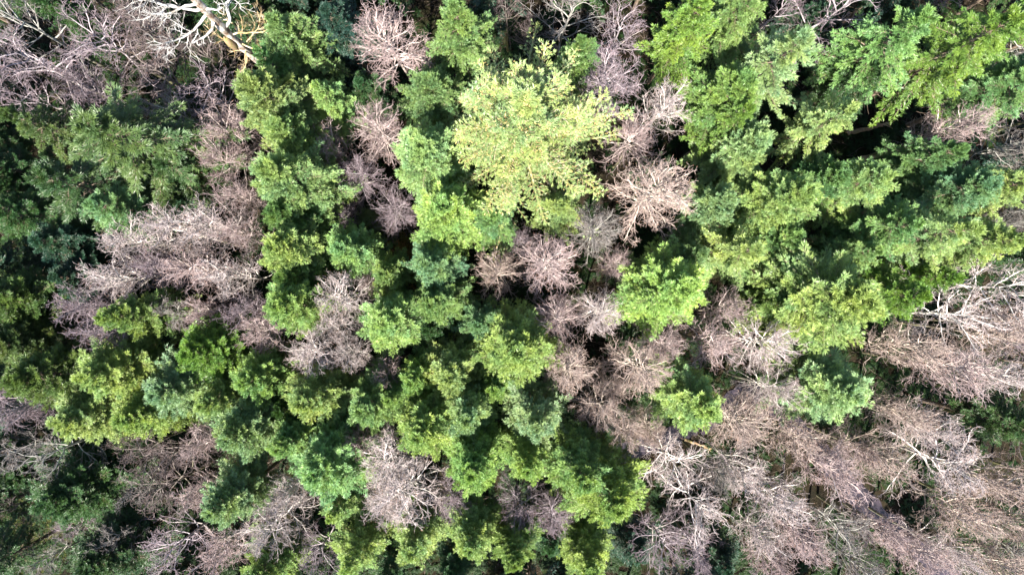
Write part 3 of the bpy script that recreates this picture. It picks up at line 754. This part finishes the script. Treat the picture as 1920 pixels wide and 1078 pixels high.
def parse(s):
    out = []
    for ln in s.strip().splitlines():
        a, lab = ln.split('|'); st, x, y, r, h, ti = a.split()
        out.append((st, float(x), float(y), float(r), float(h), ti, lab))
    return out
for i, (st, x, y, r, h, ti, lab) in enumerate(parse(CONIFERS)):
    giant = i == 0
    zr = h * (0.80 if giant else 0.74)
    wx, wy = at(x, y, zr); gz = float(gheight(np.array(wx), np.array(wy)))
    rm = r * HALF * (CAM_Z - zr) / 960
    e = bpy.data.objects.new("spruce_tree" if st != 'p' else "conifer_tree", None); C.objects.link(e)
    e.empty_display_size = 0.5
    base = np.array(TINT[ti])
    if not giant: base = base * rng.uniform(0.88, 1.12) * np.array([rng.uniform(0.9, 1.1), 1, rng.uniform(0.85, 1.2)])
    if giant:
        crown, boughs, trunk, cones = GIANT; H0, R0 = 24.0, 5.2
    else:
        crown, boughs, trunk = CON[SN[st]][i % 3]; H0, R0 = 16.0, 3.0; cones = None
    sx = rm * (1.26 if st == 'p' else 1.16) / R0
    finish(e, lab, "conifer", "conifers of the mixed wood", (wx, wy, gz), rng.uniform(0, 6.28), (sx * rng.uniform(0.93, 1.07), sx * rng.uniform(0.93, 1.07), h / H0))
    link("trunk", trunk, None, e); link("boughs", boughs, None, e); link("crown", crown, None, e, base)
    if cones: link("cones", cones, None, e)
for i, (st, x, y, r, h, ti, lab) in enumerate(parse(BARES)):
    h *= 1.0 if ti in 'dv' or st == 'm' else (1.03 if st == 't' else 1.15)
    zr = h * 0.80
    wx, wy = at(x, y, zr); gz = float(gheight(np.array(wx), np.array(wy)))
    rm = r * HALF * (CAM_Z - zr) / 960
    e = bpy.data.objects.new("bare_tree", None); C.objects.link(e); e.empty_display_size = 0.5
    twigs, limbs, trunk = BARE[BN[st]][i % 3]
    base = np.array(TINT[ti]) * rng.uniform(0.92, 1.08)
    sx = rm * (1.2 if st == 'r' else 1.08) / 2.75
    finish(e, lab, "bare tree", "leafless trees of the mixed wood", (wx, wy, gz), rng.uniform(0, 6.28), (sx, sx, h / 12.0))
    link("trunk", trunk, None, e, base); link("limbs", limbs, None, e, base); link("twigs", twigs, None, e, base)

# trees standing just beyond the picture's edges, whose lower trunks and boughs reach into it
k = 0
for y0 in np.arange(-40, 41, 4.6):
    for x0 in np.arange(-50, 51, 5.0):
        x = x0 + rng.uniform(-1.6, 1.6); y = y0 + rng.uniform(-1.5, 1.5)
        if abs(x) < 38.5 and abs(y) < 23.0: continue
        if abs(x) > 47 or abs(y) > 31: continue
        gz = float(gheight(np.array(x), np.array(y))); far = x > 10 and y < 0
        if x < -37 and y < -22: continue
        if far and rng.random() < 0.45: continue
        if rng.random() < (0.6 if far else 0.25):
            e = bpy.data.objects.new("bare_tree", None); C.objects.link(e)
            twigs, limbs, trunk = BARE[('tall', 'multi')[k % 2]][k % 3]; c = np.array(TINT[('g', 'd', 'v')[k % 3]]); q = rng.uniform(0.8, 1.1)
            finish(e, "leafless tree rooted past the picture's edge, only its lower limbs reaching in", "bare tree", "leafless trees past the picture's edge", (x, y, gz), rng.uniform(0, 6.28), (q, q, rng.uniform(0.9, 1.15)))
            link("trunk", trunk, None, e, c); link("limbs", limbs, None, e, c); link("twigs", twigs, None, e, c)
        else:
            e = bpy.data.objects.new("spruce_tree", None); C.objects.link(e)
            crown, boughs, trunk = CON[('mid', 'spiky')[k % 2]][k % 3]; c = np.array(TINT[('D', 'K', 'D')[k % 3]]); q = rng.uniform(0.85, 1.15)
            finish(e, "conifer rooted past the picture's edge, only its lower boughs reaching in", "conifer", "conifers past the picture's edge", (x, y, gz), rng.uniform(0, 6.28), (q, q, rng.uniform(0.8, 1.05)))
            link("trunk", trunk, None, e); link("boughs", boughs, None, e); link("crown", crown, None, e, c)
        k += 1
# ------------------------------------------------------------------ the white dead snag
def snag():
    rng = np.random.default_rng(3)
    wx, wy = at(365, 2, 20.0)
    e = bpy.data.objects.new("dead_tree", None); C.objects.link(e)
    finish(e, "bleached white dead snag with split trunk and antler-like limbs at top left", "dead tree", "standing dead wood", (wx, wy, float(gheight(np.array(wx), np.array(wy)))), 0, (1, 1, 1))
    del e['group']
    zz = np.linspace(-0.3, 20.6, 40)
    P = np.stack([0.10 * np.sin(zz * 0.35) - 0.1 * np.sin(7), 0.10 * np.cos(zz * 0.3), zz], 1)[None]
    r = (0.38 - 0.008 * zz + 0.03 * np.sin(zz * 2.1))[None]; r[0, -1] = 0.05; r[0, -2] = 0.2
    V, l = tubes(P, r, 18)
    ang = np.tile(np.arange(18) * 2 * np.pi / 18, 40); f = 1 + 0.10 * np.sin(ang * 5 + np.repeat(zz, 18) * 0.5) + rng.normal(0, 0.03, len(ang))
    c = np.repeat(P[0], 18, 0); V = c + (V - c) * f[:, None]
    link("trunk", mesh_np("snag_trunk", V, l, 4), [M_snagtrunk], e)
    mp = np.array([[-0.45, -0.35, 14.5], [-0.42, -0.3, 13.4], [-0.3, -0.42, 12.6]])
    # a mossy burr on the trunk
    th = np.linspace(0, np.pi, 9)
    Pm = np.stack([-0.36 + 0 * th, -0.34 + 0 * th, 12.4 + 2.2 * (1 - np.cos(th)) / 2], 1)[None]
    V, l = tubes(Pm, (0.04 + 0.26 * np.sin(th))[None], 8); V += rng.normal(0, 0.025, V.shape)
    link("moss_burr", mesh_np("moss_burr", V, l, 4), [M_mosslog], e)
    def limb(o, d, L, r0, m_, dens=1.0, wob=0.22, k1=7, side=0.45):
        P1 = grow(rng, np.array([o]), np.array([d], float), np.array([L]), 12, wob * 0.8, 0.02)
        t1, i1 = tubes(P1, (r0 * np.linspace(1, 0.3, 13))[None], 8)
        O, D, s, _ = spawn(rng, P1, k1, 0.25, 1.0, 25, 60, 0.5)
        P2 = grow(rng, O, D, L * side * (1.15 - 0.6 * s) * rng.uniform(0.6, 1.2, len(O)), 8, wob, 0.02)
        t2, i2 = tubes(P2, np.outer(r0 * 0.34 * (1.1 - 0.5 * s), np.linspace(1, 0.35, 9)), 6)
        O, D, s3, p = spawn(rng, P2, int(5 * dens), 0.25, 1.0, 25, 65, 0.7)
        P3 = grow(rng, O, D, L * side * 0.42 * rng.uniform(0.4, 1.2, len(O)), 5, wob, 0.0)
        t3, i3 = tubes(P3, np.outer(r0 * 0.14 + 0 * s3, np.linspace(1, 0.4, 6)), 4)
        O, D, s4, p = spawn(rng, P3, 2, 0.3, 1.0, 25, 65, 0.7)
        P4 = grow(rng, O, D, L * side * 0.18 * rng.uniform(0.4, 1.2, len(O)), 3, wob, 0.0)
        t4, i4 = tubes(P4, np.outer(r0 * 0.10 + 0 * s4, np.linspace(1, 0.4, 4)), 3)
        V = np.concatenate([t1, t2, t3, t4]); off = np.cumsum([0, len(t1), len(t2), len(t3)])
        l = np.concatenate([i + k for i, k in zip((i1, i2, i3, i4), off)])
        link("limb", mesh_np("snag_limb", V, l, 4, smooth=True), [m_], e)
    W = M_snag
    limb([-0.2, 0, 18.6], [-1.0, -0.75, 0.15], 4.0, 0.11, W, 1.3, 0.2, 11, 0.62)
    limb([-0.2, -0.1, 17.9], [-1.0, -0.5, -0.1], 3.7, 0.10, W, 1.3, 0.2, 10, 0.6)
    limb([-0.1, -0.2, 17.0], [-0.35, -1.0, 0.0], 2.3, 0.11, W, 0.6, 0.2, 3, 0.3)
    limb([0, 0, 19.4], [-0.9, -0.1, 0.5], 3.0, 0.09, W, 1, 0.25, 6, 0.5)
    limb([0.1, 0, 18.6], [0.9, 0.1, 0.3], 1.2, 0.09, W, 0.6, 0.15, 2, 0.3)
    limb([0.1, 0.1, 15.5], [0.55, 0.9, 0.75], 4.2, 0.13, W, 0.8, 0.28, 6, 0.5)
    limb([0.1, 0, 14.3], [1.0, 0.2, 0.2], 3.6, 0.07, M_lichen, 0.8, 0.25, 6, 0.5)
    for k in range(12):
        a = k * 2.39 + 0.5; z = 9.2 + 0.38 * k
        limb([0.3 * math.cos(a), 0.3 * math.sin(a), z], [math.cos(a), math.sin(a), -0.05], rng.uniform(1.8, 3.4), 0.06, M_lichen, 1.0, 0.25, 7, 0.42)
snag()

# ------------------------------------------------------------------ rusty bush and fallen logs
def rusty_bush():
    rng = np.random.default_rng(9); x, y = at(752, 478, 2)
    e = bpy.data.objects.new("rusty_bush", None); C.objects.link(e)
    finish(e, "rusty brown dying bush between the star-shaped and the silvery conifers", "bush", "", (x, y, float(gheight(np.array(x), np.array(y)))), 0, (1, 1, 1)); del e['group']
    n = 60; az = rng.uniform(0, 6.28, n); el = rng.uniform(0.5, 1.4, n)
    D = np.stack([np.cos(az) * np.cos(el), np.sin(az) * np.cos(el), np.sin(el)], 1)
    P = grow(rng, np.zeros((n, 3)), D, rng.uniform(1.8, 4.2, n), 6, 0.15, 0.0, 0.1)
    V, l = tubes(P, np.outer(np.full(n, 0.03), np.linspace(1, 0.3, 7)), 4)
    link("stems", mesh_np("bush_stems", V, l, 4), [M_trunk], e)
    O, D, s, _ = spawn(rng, P, 26, 0.3, 1, 20, 80)
    P2 = grow(rng, O, D, rng.uniform(0.2, 0.6, len(O)), 3, 0.2, 0)
    O, D, s, _ = spawn(rng, P2, 12, 0.1, 1, 30, 90)
    V, l = blades(O, D, rng.normal(0, 1, O.shape), rng.uniform(0.08, 0.17, len(O)), np.full(len(O), 0.035))
    link("foliage", mesh_np("bush_foliage", V, l, 4), [plain("rusty_foliage", [(0.4, (0.24, 0.13, 0.05)), (0.6, (0.13, 0.15, 0.04))], 0.6, 0.25, 1.2)], e)
rusty_bush()
def log(x0, y0, x1, y1, z, r, lab):
    rng = np.random.default_rng(int(x0)); a = np.array([*at(x0, y0, z), 0]); b = np.array([*at(x1, y1, z), 0])
    L = np.linalg.norm(b - a); m = 14
    e = bpy.data.objects.new("fallen_log", None); C.objects.link(e)
    finish(e, lab, "log", "", (a[0], a[1], float(gheight(a[0], a[1]))), 0, (1, 1, 1)); del e['group']
    P = np.stack([a * 0 + (b - a) * t + np.array([0, 0, r * 0.8]) + rng.normal(0, 0.04, 3) for t in np.linspace(0, 1, m)], 0)[None]
    P[0, :, 2] += gheight(a[0] + P[0, :, 0], a[1] + P[0, :, 1]) - gheight(a[0], a[1])
    rr = (r * np.linspace(1, 0.6, m))[None]; V, l = tubes(P, rr, 12)
    V += rng.normal(0, 0.012, V.shape)
    nV = len(V); cap = np.array([P[0, 0], P[0, -1]]); V = np.concatenate([V, cap])
    tri = []
    for j in range(12):
        tri += [j, (j + 1) % 12, nV]; tri += [nV - 12 + j, nV - 12 + (j + 1) % 12, nV + 1]
    fs = [4] * (len(l) // 4) + [3] * 24
    link("bole", mesh_np("log_bole", V, np.concatenate([l, tri]), fs), [M_mosslog], e)
    O, D, s, _ = spawn(rng, P, 5, 0.3, 0.95, 50, 80, 0.6); D[:, 2] = abs(D[:, 2])
    P2 = grow(rng, O, D, rng.uniform(0.5, 1.4, 5), 5, 0.15, 0.0)
    V, l = tubes(P2, np.outer(np.full(5, 0.05), np.linspace(1, 0.3, 6)), 5)
    link("broken_branches", mesh_np("log_branches", V, l, 4), [M_lichen], e)
log(1610, 300, 1690, 278, 0.4, 0.26, "mossy fallen log in the black gap right of the solitary silvery spruce")
log(1590, 250, 1672, 232, 0.4, 0.22, "brown fallen log just above the mossy one in the upper right gap")
log(1275, 825, 1335, 842, 0.4, 0.14, "thin pale fallen log beside the stream below the isolated frosted conifer")
log(905, 640, 912, 700, 0.4, 0.14, "short dark fallen log left of the rounded conifer below centre")
